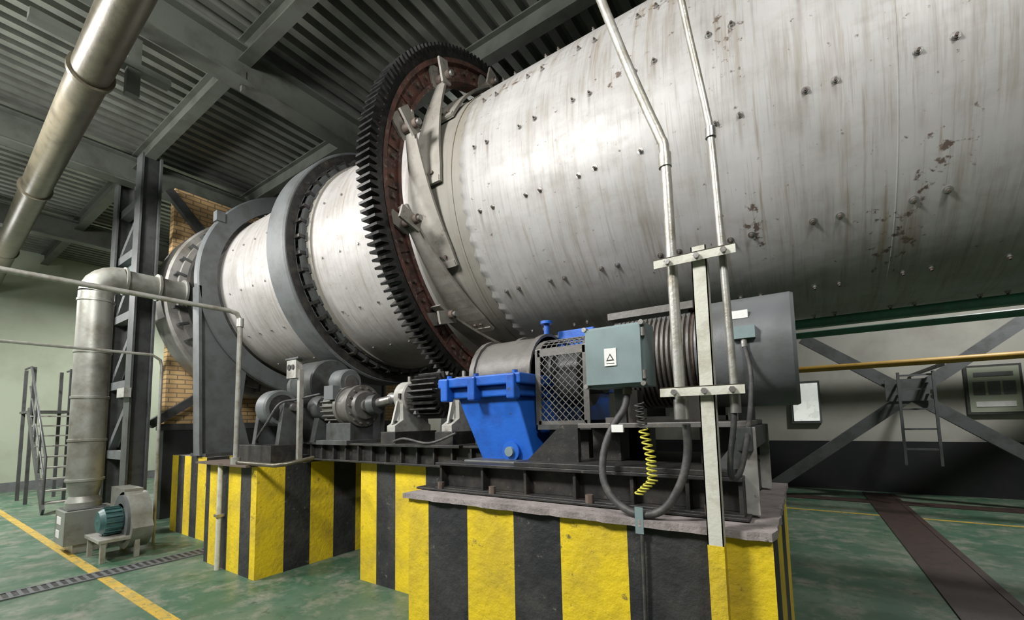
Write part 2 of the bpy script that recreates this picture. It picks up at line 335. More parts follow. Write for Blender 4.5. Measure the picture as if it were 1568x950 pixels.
b.lathe([(1.5,-5.66),(1.6,-5.66),(1.6,-5.6),(1.5,-5.6)],O,D,'black',96)
for i in range(48):
    Mx=Matrix.Translation((0,YC,ZC))@Matrix.Rotation(math.radians(7.5*i),4,'X')
    b.box((-5.6,-0.055,1.495),(-4.99,0.055,1.535),'dgrey',Mx)
    b.box((-5.13,-0.02,1.535),(-5.02,0.02,1.62),'black',Mx)
# girth gear
n=186; vs=[];fs=[]
def gp(r,t,x): return (x,YC+r*math.cos(t),ZC+r*math.sin(t))
gx0,gx1=-3.17,-2.98
for i in range(n):
    t0=2*math.pi*i/n; w=2*math.pi/n
    for (r,k) in((2.06,0.0),(2.145,0.2),(2.145,0.5),(2.06,0.72)):
        vs+=[gp(r,t0+w*k,gx0),gp(r,t0+w*k,gx1),gp(1.99,t0+w*k,gx0),gp(1.99,t0+w*k,gx1)]
N=4*n
for i in range(N):
    j=(i+1)%N; a=4*i;c=4*j
    fs+=[(a,c,c+1,a+1),(a+1,c+1,c+3,a+3),(a,a+2,c+2,c)]
b.add(vs,fs,'greasy')
b.lathe([(1.99,gx0),(1.99,-3.12),(1.81,-3.12),(1.81,-3.16),(1.77,-3.16),(1.77,-2.99),(1.81,-2.99),(1.81,-3.02),(1.955,-3.02),(1.955,-2.975),(2.0,-2.975)],O,D,'rust',144)
for k in range(12):
    ph=16+30*k
    for q in(9,21):
        p0=cp(1.8,ph+q,-3.05);p1=cp(1.97,ph+q,-3.05); b.bar(p0,p1,0.025,0.09,'rust',up=(1,0,0))
        b.hexbolt(cp(1.88,ph+q+3,-3.02),(1,0,0),0.02,0.03,'brown'); b.hexbolt(cp(1.88,ph+q-3,-3.02),(1,0,0),0.02,0.03,'brown')
    tan=(cn(ph-90))
    for xx in(-3.0,-2.86):
        b.bar(cp(1.95,ph,xx)+tan*-0.02,cp(1.74,ph,xx)+tan*0.10,0.13,0.025,'plate',up=(1,0,0))
    b.cyl(cp(1.80,ph-1.5,-3.04),cp(1.80,ph-1.5,-2.80),0.042,'brown',seg=16)
    b.cyl(cp(1.80,ph-1.5,-2.80),cp(1.80,ph-1.5,-2.77),0.028,'steel',seg=12)
    st=14; L=[];phe=ph-48
    P0=cp(1.84,ph+3,0); P1=cp(1.53,phe,0)
    tdir=cn(phe+90)
    for i in range(st+1):
        u=i/st
        pt=P0*(1-u)**2+ (P1+tdir*0.62)*2*u*(1-u)+P1*u*u
        pt=Vector((0,pt.y,pt.z)); rr=math.hypot(pt.y-YC,pt.z-ZC)
        if rr<1.525: k2=1.525/rr; pt.y=YC+(pt.y-YC)*k2; pt.z=ZC+(pt.z-ZC)*k2
        hw=0.06+0.13*min(1,max(0,(u-0.1)/0.75)); xc=-2.93+0.03*u
        nn=Vector((0,pt.y-YC,pt.z-ZC)).normalized()*0.014
        L.append([pt+nn+Vector((xc-hw,0,0)),pt+nn+Vector((xc+hw,0,0)),pt-nn+Vector((xc+hw,0,0)),pt-nn+Vector((xc-hw,0,0))])
    vs=[p for q in L for p in q]; fs=[(0,1,2,3),tuple(4*st+i for i in(3,2,1,0))]
    for i in range(st):
        for q in range(4): r_=(q+1)%4; fs.append((4*i+q,4*i+r_,4*i+4+r_,4*i+4+q))
    b.add(vs,fs,'plate')
    b.bar(cp(1.545,phe+1,-3.08),cp(1.545,phe+1,-2.72),0.06,0.02,'plate',up=tuple(cn(phe)))
    for xx in(-3.05,-2.97,-2.89,-2.81): b.hexbolt(cp(1.545,phe+4,xx),cn(phe+4),0.018,0.018,'brown')
b.done()
# kiln seal guard housing with stand
b=MB('kiln_seal_housing')
b.lathe([(1.56,-7.46),(1.80,-7.46),(1.82,-7.48),(1.82,-7.60),(1.56,-7.60)],O,D,'grey',96,closed=True)
for sgn in(-1,1):
    poly=[(YC+sgn*1.78,3.8),(YC+sgn*1.68,1.25),(YC+sgn*0.95,1.25),(YC+sgn*1.12,1.9),(YC+sgn*1.05,2.6),(YC+sgn*1.3,3.0),(YC+sgn*1.6,3.7)]
    b.prism(poly,0,-7.60,-7.53,'grey'); b.hexa([(-7.68,YC+sgn*1.70,1.22),(-7.46,YC+sgn*1.70,1.22),(-7.46,YC+sgn*1.66,1.22),(-7.68,YC+sgn*1.66,1.22)],[(-7.68,YC+sgn*1.80,3.8),(-7.46,YC+sgn*1.80,3.8),(-7.46,YC+sgn*1.76,3.8),(-7.68,YC+sgn*1.76,3.8)],'grey')
    b.box((-7.9,YC+sgn*1.66,1.2),(-7.35,YC+sgn*0.8,1.25),'dgrey')
q=cp(1.84,32,0); b.box((-7.55,q.y-0.05,q.z-0.08),(-7.42,q.y+0.07,q.z+0.08),'grey')
b.done()
# ------------------------------------------------------------------ support roller station
b=MB('kiln_support_roller')
for sgn in(-1,1):
    c=Vector((0,YC+sgn*1.06,2.18))
    def at(x,dy=0,dz=0): return (x,c.y+dy,c.z+dz)
    b.lathe([(0,-5.60),(0.31,-5.60),(0.325,-5.58),(0.325,-5.12),(0.31,-5.10),(0,-5.10)],(0,c.y,c.z),D,'dgrey',48)
    b.cyl(at(-6.0),at(-4.72),0.09,'steel')
    for xx in(-5.85,-4.85):
        b.lathe([(0,-0.12),(0.15,-0.12),(0.17,-0.1),(0.17,0.1),(0.15,0.12),(0,0.12)],at(xx),D,'grey',24)
        b.prism([(c.y-0.3,1.42),(c.y+0.3,1.42),(c.y+0.17,2.1),(c.y-0.17,2.1)],0,xx-0.1,xx+0.1,'dgrey')
b.box((-6.15,YC-1.5,1.2),(-4.98,YC+1.5,1.26),'black')
for yy in(-1.3,-.75,.75,1.3): b.ibeam((-6.1,YC+yy,1.34),(-4.7,YC+yy,1.34),0.15,0.16,0.02,'black')
b.done(0.004)
# ------------------------------------------------------------------ pinion drive
PY,PZ=3.17,1.98
b=MB('pinion_gear_drive')
n=22; vs=[];fs=[]
zz=PZ-0.06
for i in range(n):
    t0=2*math.pi*i/n; w=2*math.pi/n
    for (r,k) in((0.17,0.0),(0.235,0.25),(0.235,0.52),(0.17,0.78)):
        t=t0+w*k
        vs+=[(-3.26,PY+r*math.cos(t),zz+r*math.sin(t)),(-2.90,PY+r*math.cos(t),zz+r*math.sin(t))]
N=4*n
for i in range(N): j=(i+1)%N; fs.append((2*i,2*j,2*j+1,2*i+1))
fs.append(tuple(2*i for i in range(N))); fs.append(tuple(2*i+1 for i in range(N)))
b.add(vs,fs,'greasy')
b.cyl((-3.75,PY,zz),(-2.05,PY,zz),0.065,'steel')
for xx in(-3.46,-2.70):
    b.lathe([(0,-0.08),(0.15,-0.08),(0.165,-0.065),(0.165,0.065),(0.15,0.08),(0,0.08)],(xx,PY,zz),D,'lgrey',28)
    b.lathe([(0.075,-0.12),(0.1,-0.12),(0.1,0.12),(0.075,0.12)],(xx,PY,zz),D,'dgrey',20)
    b.prism([(PY-0.25,1.56),(PY-0.25,1.62),(PY-0.14,1.68),(PY-0.15,zz),(PY+0.15,zz),(PY+0.14,1.68),(PY+0.25,1.62),(PY+0.25,1.56)],0,xx-0.06,xx+0.06,'lgrey')
    b.bar((xx,PY-0.22,1.63),(xx,PY-0.15,zz-0.05),0.025,0.05,'lgrey')
    for q in(-0.2,0.2):
        b.hexbolt((xx,PY+q,1.62),(0,0,1),0.028,0.05,'black'); b.hexbolt((xx+0.04,PY+q*0.85,zz-0.02),(0,0,1),0.02,0.05,'black')
    b.cyl((xx,PY,zz+0.16),(xx,PY,zz+0.22),0.02,'steel',seg=8)
    b.box((xx-0.11,PY-0.29,1.44),(xx+0.11,PY+0.29,1.56),'black')
for x0,x1 in((-2.5,-2.42),(-2.40,-2.32)): b.cyl((x0,PY,zz),(x1,PY,zz),0.16,'dgrey',seg=32)
for i in range(8):
    t=i*math.pi/4; b.hexbolt((-2.55,PY+0.12*math.cos(t),zz+0.12*math.sin(t)),(1,0,0),0.018,0.28,'steel')
for yy in(2.92,3.62):
    b.ibeam((-4.9,yy,1.34),(-2.15,yy,1.34),0.14,0.2,0.02,'black')
x=-4.8
while x<-2.2:
    b.box((x,2.86,1.26),(x+0.02,3.68,1.42),'black'); x+=0.22
b.box((-3.75,2.8,1.42),(-2.45,3.75,1.445),'black')
b.box((-2.35,2.9,1.445),(-2.15,3.5,1.6),'black'); b.tube([(-3.3,2.82,1.47),(-3.1,2.78,1.5),(-2.8,2.8,1.46),(-2.5,2.82,1.55)],0.012,'rubber',8,5)
b.done(0.003)
# auxiliary drive
b=MB('auxiliary_drive_motor')
ax=(0,3.05,1.85)
b.lathe([(0,-4.62),(0.12,-4.62),(0.19,-4.58),(0.19,-4.32),(0.23,-4.32),(0.23,-4.27),(0.215,-4.27),(0.215,-4.12),(0.235,-4.12),(0.235,-4.07),(0.17,-4.06),(0.15,-4.03),(0.07,-4.03),(0.07,-4.0),(0,-4.0)],ax,D,'casing',40)
for i in range(14):
    t=2*math.pi*i/14; b.hexbolt((-4.07,3.05+0.2*math.cos(t),1.85+0.2*math.sin(t)),(1,0,0),0.014,0.02,'steel')
for i in range(24):
    t=2*math.pi*i/24; d=Vector((0,math.cos(t),math.sin(t))); b.bar(Vector((-4.58,3.05,1.85))+d*0.2,Vector((-4.34,3.05,1.85))+d*0.2,0.008,0.04,'casing',up=tuple(d))
b.box((-4.55,2.9,1.42),(-4.1,3.2,1.66),'dgrey'); b.box((-4.62,2.82,1.42),(-4.05,3.28,1.47),'dgrey')
b.box((-4.45,2.80,1.92),(-4.28,2.88,2.08),'grey')
b.cyl((-4.0,3.05,1.85),(-3.7,3.12,1.9),0.05,'steel'); b.cyl((-3.95,3.06,1.85),(-3.86,3.08,1.86),0.11,'dgrey')
b.cyl((-4.95,3.05,1.85),(-4.6,3.05,1.85),0.05,'steel')
b.lathe([(0,-4.95),(0.15,-4.95),(0.15,-4.75),(0,-4.75)],ax,D,'dgrey',32)
b.lathe([(0,-5.45),(0.2,-5.45),(0.22,-5.43),(0.22,-5.25),(0.2,-5.23),(0,-5.23)],(0,2.75,1.86),D,'grey',40)
b.lathe([(0.05,-5.22),(0.16,-5.225)],(0,2.75,1.86),D,'black',40); b.cyl((-5.6,2.75,1.86),(-4.95,2.75,1.86),0.045,'steel')
for xx in(-5.6,-5.05): b.prism([(2.6,1.42),(2.9,1.42),(2.84,1.92),(2.66,1.92)],0,xx-0.04,xx+0.04,'dgrey')
b.box((-5.9,2.5,1.2),(-4.98,2.88,1.42),'black')
b.prism([(2.9,1.42),(3.2,1.42),(3.12,1.8),(2.98,1.8)],0,-4.9,-4.8,'dgrey')
b.tube([(-5.5,2.6,1.45),(-5.3,2.5,1.5),(-5.1,2.52,1.7),(-5.0,2.6,1.9),(-4.9,2.75,1.95),(-4.6,2.85,2.0)],0.014,'rubber',8,6)
b.done(0.003)
b=MB('sensor_post')
b.bar((-4.86,2.76,1.25),(-4.86,2.76,2.3),0.05,0.05,'galv'); b.box((-5.06,2.70,2.2),(-4.86,2.78,2.42),'lgrey'); b.box((-5.08,2.69,2.42),(-4.8,2.84,2.44),'dgrey')
b.cyl((-5.0,2.70,2.33),(-5.0,2.69,2.33),0.035,'black',seg=16); b.cyl((-4.92,2.70,2.33),(-4.92,2.69,2.33),0.03,'black',seg=16); b.done()
# ------------------------------------------------------------------ main drive
b=MB('drive_base_frame')
for yy in(2.08,2.95):
    b.ibeam((-1.95,yy,1.31),(-0.22,yy,1.31),0.16,0.17,0.018,'black')
for x in(-1.93,-1.6,-1.3,-1.0,-0.7,-0.45,-0.24): b.box((x,2.02,1.23),(x+0.018,3.02,1.39),'black')
b.box((-2.1,1.98,1.222),(-0.2,2.2,1.235),'black')
b.box((-1.35,2.0,1.395),(-0.25,3.0,1.42),'black')
for x0 in(-0.98,-0.42):
    for yy in(2.25,2.78): b.box((x0,yy,1.42),(x0+0.16,yy+0.14,1.60),'black')
b.prism([(-1.32,1.42),(-1.0,1.42),(-1.0,1.62),(-1.1,1.62)],1,2.1,2.13,'black')
for yy in(2.1,2.9):
    b.bar((-0.2,yy,1.23),(-0.2,yy,1.6),0.06,0.02,'lgrey'); b.prism([(-0.34,1.42),(-0.22,1.42),(-0.22,1.58)],1,yy-0.01,yy+0.01,'dgrey')
b.box((-0.24,2.05,1.5),(-0.18,2.95,1.6),'dgrey')
b.box((-1.0,2.1,1.6),(-0.2,2.95,1.625),'casing')
for x in(-1.9,-1.5,-0.9,-0.35):
    b.cyl((x,2.0,1.235),(x,2.0,1.275),0.022,'brown',seg=6)
b.done(0.003)
b=MB('gearbox')
b.hexa([(-1.74,2.22,1.40),(-1.34,2.22,1.40),(-1.34,3.5,1.40),(-1.74,3.5,1.40)],[(-1.93,2.18,1.84),(-1.45,2.18,1.84),(-1.40,3.6,1.84),(-1.93,3.6,1.84)],'blue')
b.box((-2.02,2.1,1.87),(-1.36,3.65,1.935),'blue'); b.box((-1.98,2.14,1.80),(-1.40,3.62,1.87),'blue')
for x in(-1.95,-1.72,-1.42):
    b.box((x-0.03,2.08,1.78),(x+0.03,2.15,1.93),'blue'); b.hexbolt((x,2.14,1.935),(0,0,1),0.02,0.02,'blue')
b.cyl((-1.5,2.235,1.46),(-1.5,2.19,1.46),0.062,'blue',seg=24); b.cyl((-1.5,2.19,1.46),(-1.5,2.17,1.46),0.03,'boxgrey',seg=16)
b.box((-1.8,2.1,1.38),(-1.2,3.5,1.41),'dgrey')
pts=[]
for i in range(13):
    t=math.pi*i/12; pts.append((2.62-0.30*math.cos(t),1.93+0.30*math.sin(t)))
pts2=[]
for i in range(17):
    t=math.pi*i/16; pts2.append((3.17-0.42*math.cos(t),1.93+0.42*math.sin(t)))
b.prism(pts,0,-1.88,-1.42,'casing',True); b.prism(pts2,0,-1.95,-1.40,'casing',True)
for x in(-1.9,-1.44): b.prism([(2.62+(p[0]-2.62)*1.06,1.93+(p[1]-1.93)*1.06) for p in pts],0,x-0.02,x+0.02,'casing',True)
for x in(-1.93,-1.42): b.prism([(3.17+(p[0]-3.17)*1.05,1.93+(p[1]-1.93)*1.05) for p in pts2],0,x-0.02,x+0.02,'casing',True)
b.box((-1.42,2.7,2.13),(-1.14,2.95,2.28),'blue'); b.cyl((-1.45,2.6,2.2),(-1.45,2.6,2.32),0.02,'blue'); b.cyl((-1.45,2.6,2.32),(-1.45,2.6,2.34),0.045,'blue',seg=8)
b.cyl((-2.35,PY,zz),(-1.95,PY,zz),0.075,'steel'); b.cyl((-1.42,2.6,1.98),(-1.2,2.6,1.98),0.06,'steel')
b.lathe([(0,0),(0.13,0),(0.13,0.05),(0,0.05)],(-1.41,2.6,1.98),D,'dgrey',24)
b.done(0.01)
b=MB('brake_coupling_guard')
x0,x1,y0,y1,z0,z1=-1.34,-1.02,2.28,2.92,1.62,2.14
for z in(z0,z1-0.08):
    for yy in(y0,y1): b.bar((x0,yy,z),(x1,yy,z),0.012,0.045,'casing')
for x in(x0,x1):
    for yy in(y0,y1): b.bar((x,yy,z0),(x,yy,z1-0.06),0.035,0.012,'casing',up=(0,1,0))
    P=[(x,(y0+y1)/2-0.32*math.cos(math.pi*i/14),z1-0.08+0.12*math.sin(math.pi*i/14)) for i in range(15)]
    for p,q in zip(P[:-1],P[1:]): b.bar(p,q,0.04,0.01,'casing')
h=z1-0.08-z0; w=x1-x0
k=-h
while k<w:
    a0=max(k,0);a1=min(k+h,w)
    b.tube([(x0+a0,y0,z0+(a0-k)),(x0+a1,y0,z0+(a1-k))],0.0035,'casing',5); b.tube([(x0+a0,y0-0.004,z0+h-(a0-k)),(x0+a1,y0-0.004,z0+h-(a1-k))],0.0035,'casing',5)
    k+=0.045
for i in range(9):
    x=x0+w*(i+0.5)/9; P=[(x,(y0+y1)/2-0.32*math.cos(math.pi*j/14),z1-0.08+0.12*math.sin(math.pi*j/14)) for j in range(15)]; b.tube(P,0.003,'casing',5)
for j in range(1,14):
    t=math.pi*j/14; yy=(y0+y1)/2-0.32*math.cos(t); z=z1-0.08+0.12*math.sin(t); b.tube([(x0,yy,z),(x1,yy,z)],0.003,'casing',5)
b.lathe([(0,-1.3),(0.2,-1.3),(0.2,-1.14),(0.12,-1.14),(0.12,-1.03),(0,-1.03)],(0,2.6,1.93),D,'dgrey',32)
b.box((x0,y0-0.02,z0-0.03),(x1+0.03,y1,z0),'dgrey'); b.box((x0+0.03,2.35,1.42),(x0+0.08,2.8,z0),'black'); b.box((x1-0.08,2.35,1.42),(x1-0.03,2.8,z0),'black')
b.done()
b=MB('main_electric_motor')
mo=(0,2.62,1.99)
b.lathe([(0,-0.98),(0.12,-0.98),(0.16,-0.95),(0.26,-0.92),(0.27,-0.88),(0.27,-0.45),(0.26,-0.44)],mo,D,'brown',56)
for i in range(16):
    x=-0.87+i*0.026; b.lathe([(0.26,x),(0.285,x),(0.285,x+0.012),(0.26,x+0.012)],mo,D,'casing',56)
b.lathe([(0.27,-0.44),(0.288,-0.44),(0.292,-0.42),(0.292,-0.015),(0.284,0.0),(0.27,0.0),(0.26,-0.03),(0,-0.03)],mo,D,'slate',64)
b.lathe([(0.292,-0.43),(0.3,-0.43),(0.3,-0.405),(0.292,-0.405)],mo,D,'slate',64)
b.box((-0.93,2.42,2.235),(-0.45,2.82,2.275),'casing'); b.box((-0.90,2.45,2.2),(-0.48,2.8,2.235),'slate')
b.tube([(-0.66,2.62,2.27)]+[(-0.66+0.035*math.sin(t*math.pi/6),2.62,2.305-0.035*math.cos(t*math.pi/6)) for t in range(13)],0.008,'steel',8)
for x in(-0.85,-0.5):
    for s_ in(-1,1): b.box((x,2.62+s_*0.28-0.05,1.625),(x+0.12,2.62+s_*0.28+0.05,1.80),'casing')
b.box((-0.92,2.3,1.625),(-0.38,2.94,1.655),'casing')
b.box((-0.28,2.36,2.13),(-0.19,2.375,2.17),'white')
b.box((-0.26,2.30,2.02),(-0.16,2.345,2.08),'boxgrey'); b.cyl((-0.21,2.32,2.02),(-0.21,2.32,1.98),0.014,'steel')
b.done(0.002)
b=MB('junction_box')
b.box((-0.885,1.98,1.80),(-0.585,2.13,2.10),'boxgrey'); b.box((-0.872,1.955,1.813),(-0.598,1.98,2.087),'boxgrey')
for x in(-0.885,-0.60):
    for z in(1.80,2.085): b.cyl((x+0.008,1.985,z+0.008),(x+0.008,1.95,z+0.008),0.012,'steel',seg=10)
b.box((-0.775,1.950,1.90),(-0.715,1.956,1.985),'white')
b.prism([(-0.765,1.925),(-0.725,1.925),(-0.745,1.96)],1,1.949,1.951,'black'); b.prism([(-0.757,1.930),(-0.733,1.930),(-0.745,1.951)],1,1.948,1.9495,'white')
b.box((-0.765,1.949,1.91),(-0.725,1.951,1.914),'black')
for z in(1.85,2.05): b.cyl((-0.592,1.97,z-0.02),(-0.592,1.97,z+0.02),0.012,'steel',seg=8)
b.box((-0.8,2.13,1.62),(-0.74,2.16,2.05),'dgrey')
b.cyl((-0.70,2.04,1.80),(-0.70,2.04,1.765),0.022,'olive')
b.done(0.008)
b=MB('cable_hoses')
b.tube([(-0.70,2.04,1.78),(-0.71,2.02,1.70),(-0.76,1.97,1.60),(-0.79,1.93,1.48),(-0.78,1.90,1.36),(-0.71,1.88,1.27),(-0.6,1.86,1.235),(-0.50,1.86,1.27),(-0.43,1.86,1.38),(-0.40,1.87,1.5),(-0.395,1.85,1.62)],0.017,'rubber',10,6)
b.tube([(-0.21,2.32,1.99),(-0.19,2.3,1.86),(-0.19,2.2,1.7),(-0.2,2.0,1.52),(-0.22,1.90,1.42),(-0.24,1.84,1.42),(-0.235,1.82,1.5),(-0.215,1.8,1.62),(-0.21,1.8,1.72)],0.011,'rubber',10,6)
b.box((-0.745,1.93,1.585),(-0.69,1.945,1.62),'white',None)
b.box((-0.62,1.835,1.16),(-0.585,1.84,1.27),'boxgrey')
b.tube([(-0.60,1.85,1.25),(-0.595,1.845,1.1),(-0.60,1.852,0.6),(-0.598,1.85,0.0)],0.008,'rubber',8,4)
b.done()
b=MB('coiled_air_hose')
P=[]; path=[Vector(p) for p in((-0.62,1.96,1.72),(-0.60,1.94,1.6),(-0.56,1.9,1.48),(-0.55,1.88,1.38),(-0.61,1.87,1.32))]
tot=20
for i in range(tot*12+1):
    u=i/(tot*12)*(len(path)-1); k=min(int(u),len(path)-2); q=path[k].lerp(path[k+1],u-k); a=2*math.pi*i/12
    P.append(q+Vector((0.02*math.cos(a),0.02*math.sin(a),0.0)))
b.tube(P[:60],0.0035,'rubber',6); b.tube(P[59:],0.004,'coil',6); b.done()
b=MB('conduit_support_strut')
sx,sy=-0.30,1.79
b.box((sx-0.025,sy-0.02,0.0),(sx+0.03,sy-0.015,2.32),'strut')
b.box((sx-0.025,sy-0.02,0.0),(sx-0.021,sy+0.03,2.32),'strut'); b.box((sx+0.026,sy-0.02,0.0),(sx+0.03,sy+0.03,2.32),'strut')
b.box((sx-0.026,sy-0.021,0.0),(sx+0.031,sy+0.031,1.17),'yel')
for z in(2.29,1.765):
    b.box((-0.465,sy-0.045,z-0.002),(-0.165,sy-0.02,z+0.002),'olive'); b.box((-0.465,sy-0.045,z-0.035),(-0.165,sy-0.041,z),'strut')
    for x in(-0.41,-0.30,-0.205): b.cyl((x,sy-0.045,z-0.018),(x,sy-0.06,z-0.018),0.012,'steel',seg=6)
b.done()
b=MB('conduit_pipe')
b.tube([(-0.40,1.80,1.66),(-0.405,1.80,2.2),(-0.41,1.80,2.74),(-0.425,1.80,2.84),(-0.47,1.80,2.98),(-0.56,1.80,3.27),(-0.66,1.80,3.62),(-1.0,1.8,4.8),(-1.45,1.8,6.3)],0.021,'galv',14,4)
b.cyl((-0.40,1.80,1.64),(-0.40,1.80,1.72),0.028,'steel'); b.cyl((-0.411,1.8,2.70),(-0.411,1.8,2.76),0.026,'galv')
b.done()
b=MB('conduit_pipe')
b.tube([(-0.205,1.80,1.72),(-0.215,1.80,2.2),(-0.23,1.80,2.74),(-0.24,1.80,2.87),(-0.27,1.80,3.1),(-0.31,1.80,3.41),(-0.45,1.8,4.6),(-0.65,1.8,6.3)],0.014,'galv',12,4)
b.cyl((-0.205,1.80,1.66),(-0.205,1.80,1.74),0.019,'steel'); b.cyl((-0.231,1.8,2.76),(-0.231,1.8,2.80),0.02,'steel')
b.done()
# ------------------------------------------------------------------ left-hand pipes, duct and blower
b=MB('water_pipe')
b.tube([(-5.35,-5.9,2.97),(-5.35,2.18,2.97),(-5.35,2.26,2.95),(-5.35,2.30,2.87),(-5.35,2.30,1.25)],0.026,'galv',12)
b.cyl((-5.35,2.30,1.22),(-5.35,2.30,1.3),0.05,'galv'); b.cyl((-5.35,2.3,2.8),(-5.35,2.3,2.9),0.036,'galv')
b.tube([(-5.35,2.30,1.24),(-4.5,2.30,1.24),(-4.3,2.32,1.26),(-4.3,2.6,1.3)],0.022,'olive',10)
b.done()
b=MB('drain_down_pipe'); b.tube([(-5.72,2.30,0.0),(-5.72,2.30,1.22)],0.028,'strut',10)
b.box((-6.3,2.25,1.2),(-5.0,2.6,1.222),'brown'); b.box((-5.76,2.26,0.6),(-5.68,2.345,0.63),'steel'); b.done()
b=MB('hand_rail_pipe'); b.tube([(-7.84,-5.9,2.72),(-7.84,2.2,2.72),(-7.84,2.3,2.65),(-7.84,2.32,2.55),(-7.84,2.32,0.0)],0.02,'galv',10)
b.done()
b=MB('large_overhead_pipe'); b.tube([(-1.5,0.95,5.6),(-4.8,1.04,5.55),(-17.9,1.45,5.5)],0.17,'olive',28)
for x in(-6.2,-10.0,-14): b.lathe([(0.17,-0.03),(0.2,-0.03),(0.2,0.03),(0.17,0.03)],(x,1.04+(-4.8-x)*0.0313,5.54),(-1,0.03,0),'olive',28); b.bar((x,1.04+(-4.8-x)*0.0313,5.7),(x,1.04+(-4.8-x)*0.0313,6.2),0.05,0.05,'beam')
b.box((-6.2,0.6,5.76),(-6.06,1.75,5.84),'beam'); b.box((-6.18,1.35,5.45),(-6.08,1.47,6.15),'beam')
b.done()
b=MB('exhaust_duct')
dx,dy=-8.4,1.68
b.cyl((dx,dy,0.95),(dx,dy,3.62),0.195,'duct',seg=36,caps=False)
b.lathe([(0.195,0),(0.15,-0.22),(0.19,-0.3),(0.19,-0.38)],(dx,dy,0.95),(0,0,1),'duct',36)
P=[(dx,dy+0.28-0.28*math.cos(t*math.pi/2/6),3.62+0.26*math.sin(t*math.pi/2/6)) for t in range(7)]
b.tube(P,0.195,'duct',36); b.tube([P[-1],(dx,dy+1.05,3.88)],0.17,'duct',32)
for z in(0.95,1.5,2.1,2.75,3.5): b.lathe([(0.195,-0.02),(0.207,-0.015),(0.207,0.015),(0.195,0.02)],(dx,dy,z),(0,0,1),'duct',36)
for y in(dy+0.3,dy+0.7,dy+1.05): b.lathe([(0.17,-0.02),(0.215,-0.015),(0.215,0.015),(0.17,0.02)],(dx,y,3.88),(0,1,0),'duct',32)
b.done()
b=MB('blower_fan')
b.box((-8.62,1.45,0.12),(-8.1,1.98,0.56),'duct'); b.box((-8.6,1.48,0.56),(-8.16,1.9,0.575),'dgrey')
b.box((-8.5,1.445,0.38),(-8.28,1.45,0.48),'white'); b.box((-8.52,1.445,0.2),(-8.34,1.45,0.3),'white')
c=(-7.55,2.0,0.46); pts=[]
for i in range(30):
    t=2*math.pi*i/30; r=0.32+0.09*(i/30); pts.append((c[0]+r*math.cos(t),c[2]+r*math.sin(t)))
b.prism(pts,1,1.90,2.12,'duct',True); b.box((-8.12,1.9,0.42),(-7.55,2.1,0.84),'duct')
b.lathe([(0.2,0),(0.31,0),(0.31,0.03),(0.2,0.03)],(c[0],1.90,c[2]),(0,-1,0),'grey',32)
b.lathe([(0,0),(0.13,0),(0.16,0.03),(0.16,0.2),(0.13,0.25),(0.04,0.25),(0,0.26)],(c[0],1.9,c[2]),(0,-1,0),'teal',24)
for i in range(16):
    t=2*math.pi*i/16; d=Vector((math.cos(t),0,math.sin(t))); b.bar(Vector((c[0],1.86,c[2]))+d*0.165,Vector((c[0],1.70,c[2]))+d*0.165,0.006,0.03,'teal',up=tuple(d))
for x in(-7.82,-7.26):
    for y in(1.65,1.98): b.bar((x,y,0),(x,y,0.26),0.05,0.05,'galv')
b.box((-7.86,1.60,0.24),(-7.22,2.05,0.28),'galv'); b.box((-8.58,1.55,0),(-8.15,1.9,0.12),'galv')
b.done(0.004)
b=MB('steel_staircase')
for i in range(9):
    b.box((-12.4-0.22*i,1.9,0.22*(i+1)-0.03),(-12.65-0.22*i,2.6,0.22*(i+1)),'lgrey')
for y in(1.9,2.6):
    b.bar((-12.35,y,0.05),(-14.5,y,2.1),0.04,0.18,'dgrey')
    b.tube([(-12.4,y,0.2),(-12.4,y,1.1),(-14.5,y,3.1),(-15.2,y,3.1)],0.022,'dgrey'); b.tube([(-12.4,y,0.65),(-14.5,y,2.65)],0.015,'dgrey')
    for i in range(1,4): b.bar((-12.4-0.6*i,y,0.2+0.6*i),(-12.4-0.6*i,y,1.1+0.57*i),0.03,0.03,'dgrey')
b.box((-15.6,1.9,2.05),(-14.4,2.6,2.1),'dgrey')
for x in(-15.5,-14.5):
    for y in(1.95,2.55): b.bar((x,y,0),(x,y,3.1),0.06,0.06,'dgrey')
b.done()
b=MB('white_table'); b.box((-17.5,0.6,0.70),(-15.8,1.3,0.75),'white')
for x in(-17.4,-15.9):
    for y in(0.7,1.2): b.bar((x,y,0),(x,y,0.70),0.05,0.05,'white')
b.done()
# ------------------------------------------------------------------ right background
b=MB('green_pipe_rack')
b.tube([(-3,7.2,2.75),(8.9,7.2,2.75)],0.045,'gpipe'); b.ibeam((-3,7.6,2.98),(8.9,7.6,2.98),0.12,0.14,0.012,'gpipe'); b.tube([(-3,7.0,3.0),(8.9,7.0,3.0)],0.025,'grey')
for x in(-2.5,2.6,6): b.bar((x,7.4,0),(x,7.4,3.1),0.12,0.12,'dgrey'); b.bar((x,6.95,2.85),(x,7.7,2.85),0.06,0.06,'dgrey')
b.done()
b=MB('yellow_gas_pipe'); b.tube([(-3,9.3,2.45),(8.9,9.3,2.45)],0.055,'ypipe')
for x in(-2,1.9,5.5): b.bar((x,9.45,2.4),(x,11.86,2.4),0.05,0.05,'dgrey')
b.done()
b=MB('steel_cross_bracing')
b.bar((-0.7,10.5,0.1),(3.6,10.5,3.5),0.12,0.2,'grey'); b.bar((0.1,10.55,3.2),(3.9,10.55,0.2),0.12,0.2,'grey'); b.box((1.3,10.42,1.85),(1.9,10.46,2.25),'grey')
for x in(-1.0,4.2): b.ibeam((x,10.6,0),(x,10.6,6.3),0.3,0.3,0.03,'dgrey',up=(0,1,0))
b.bar((-1,10.6,3.5),(4.2,10.6,3.5),0.15,0.15,'dgrey')
b.done()
b=MB('access_ladder')
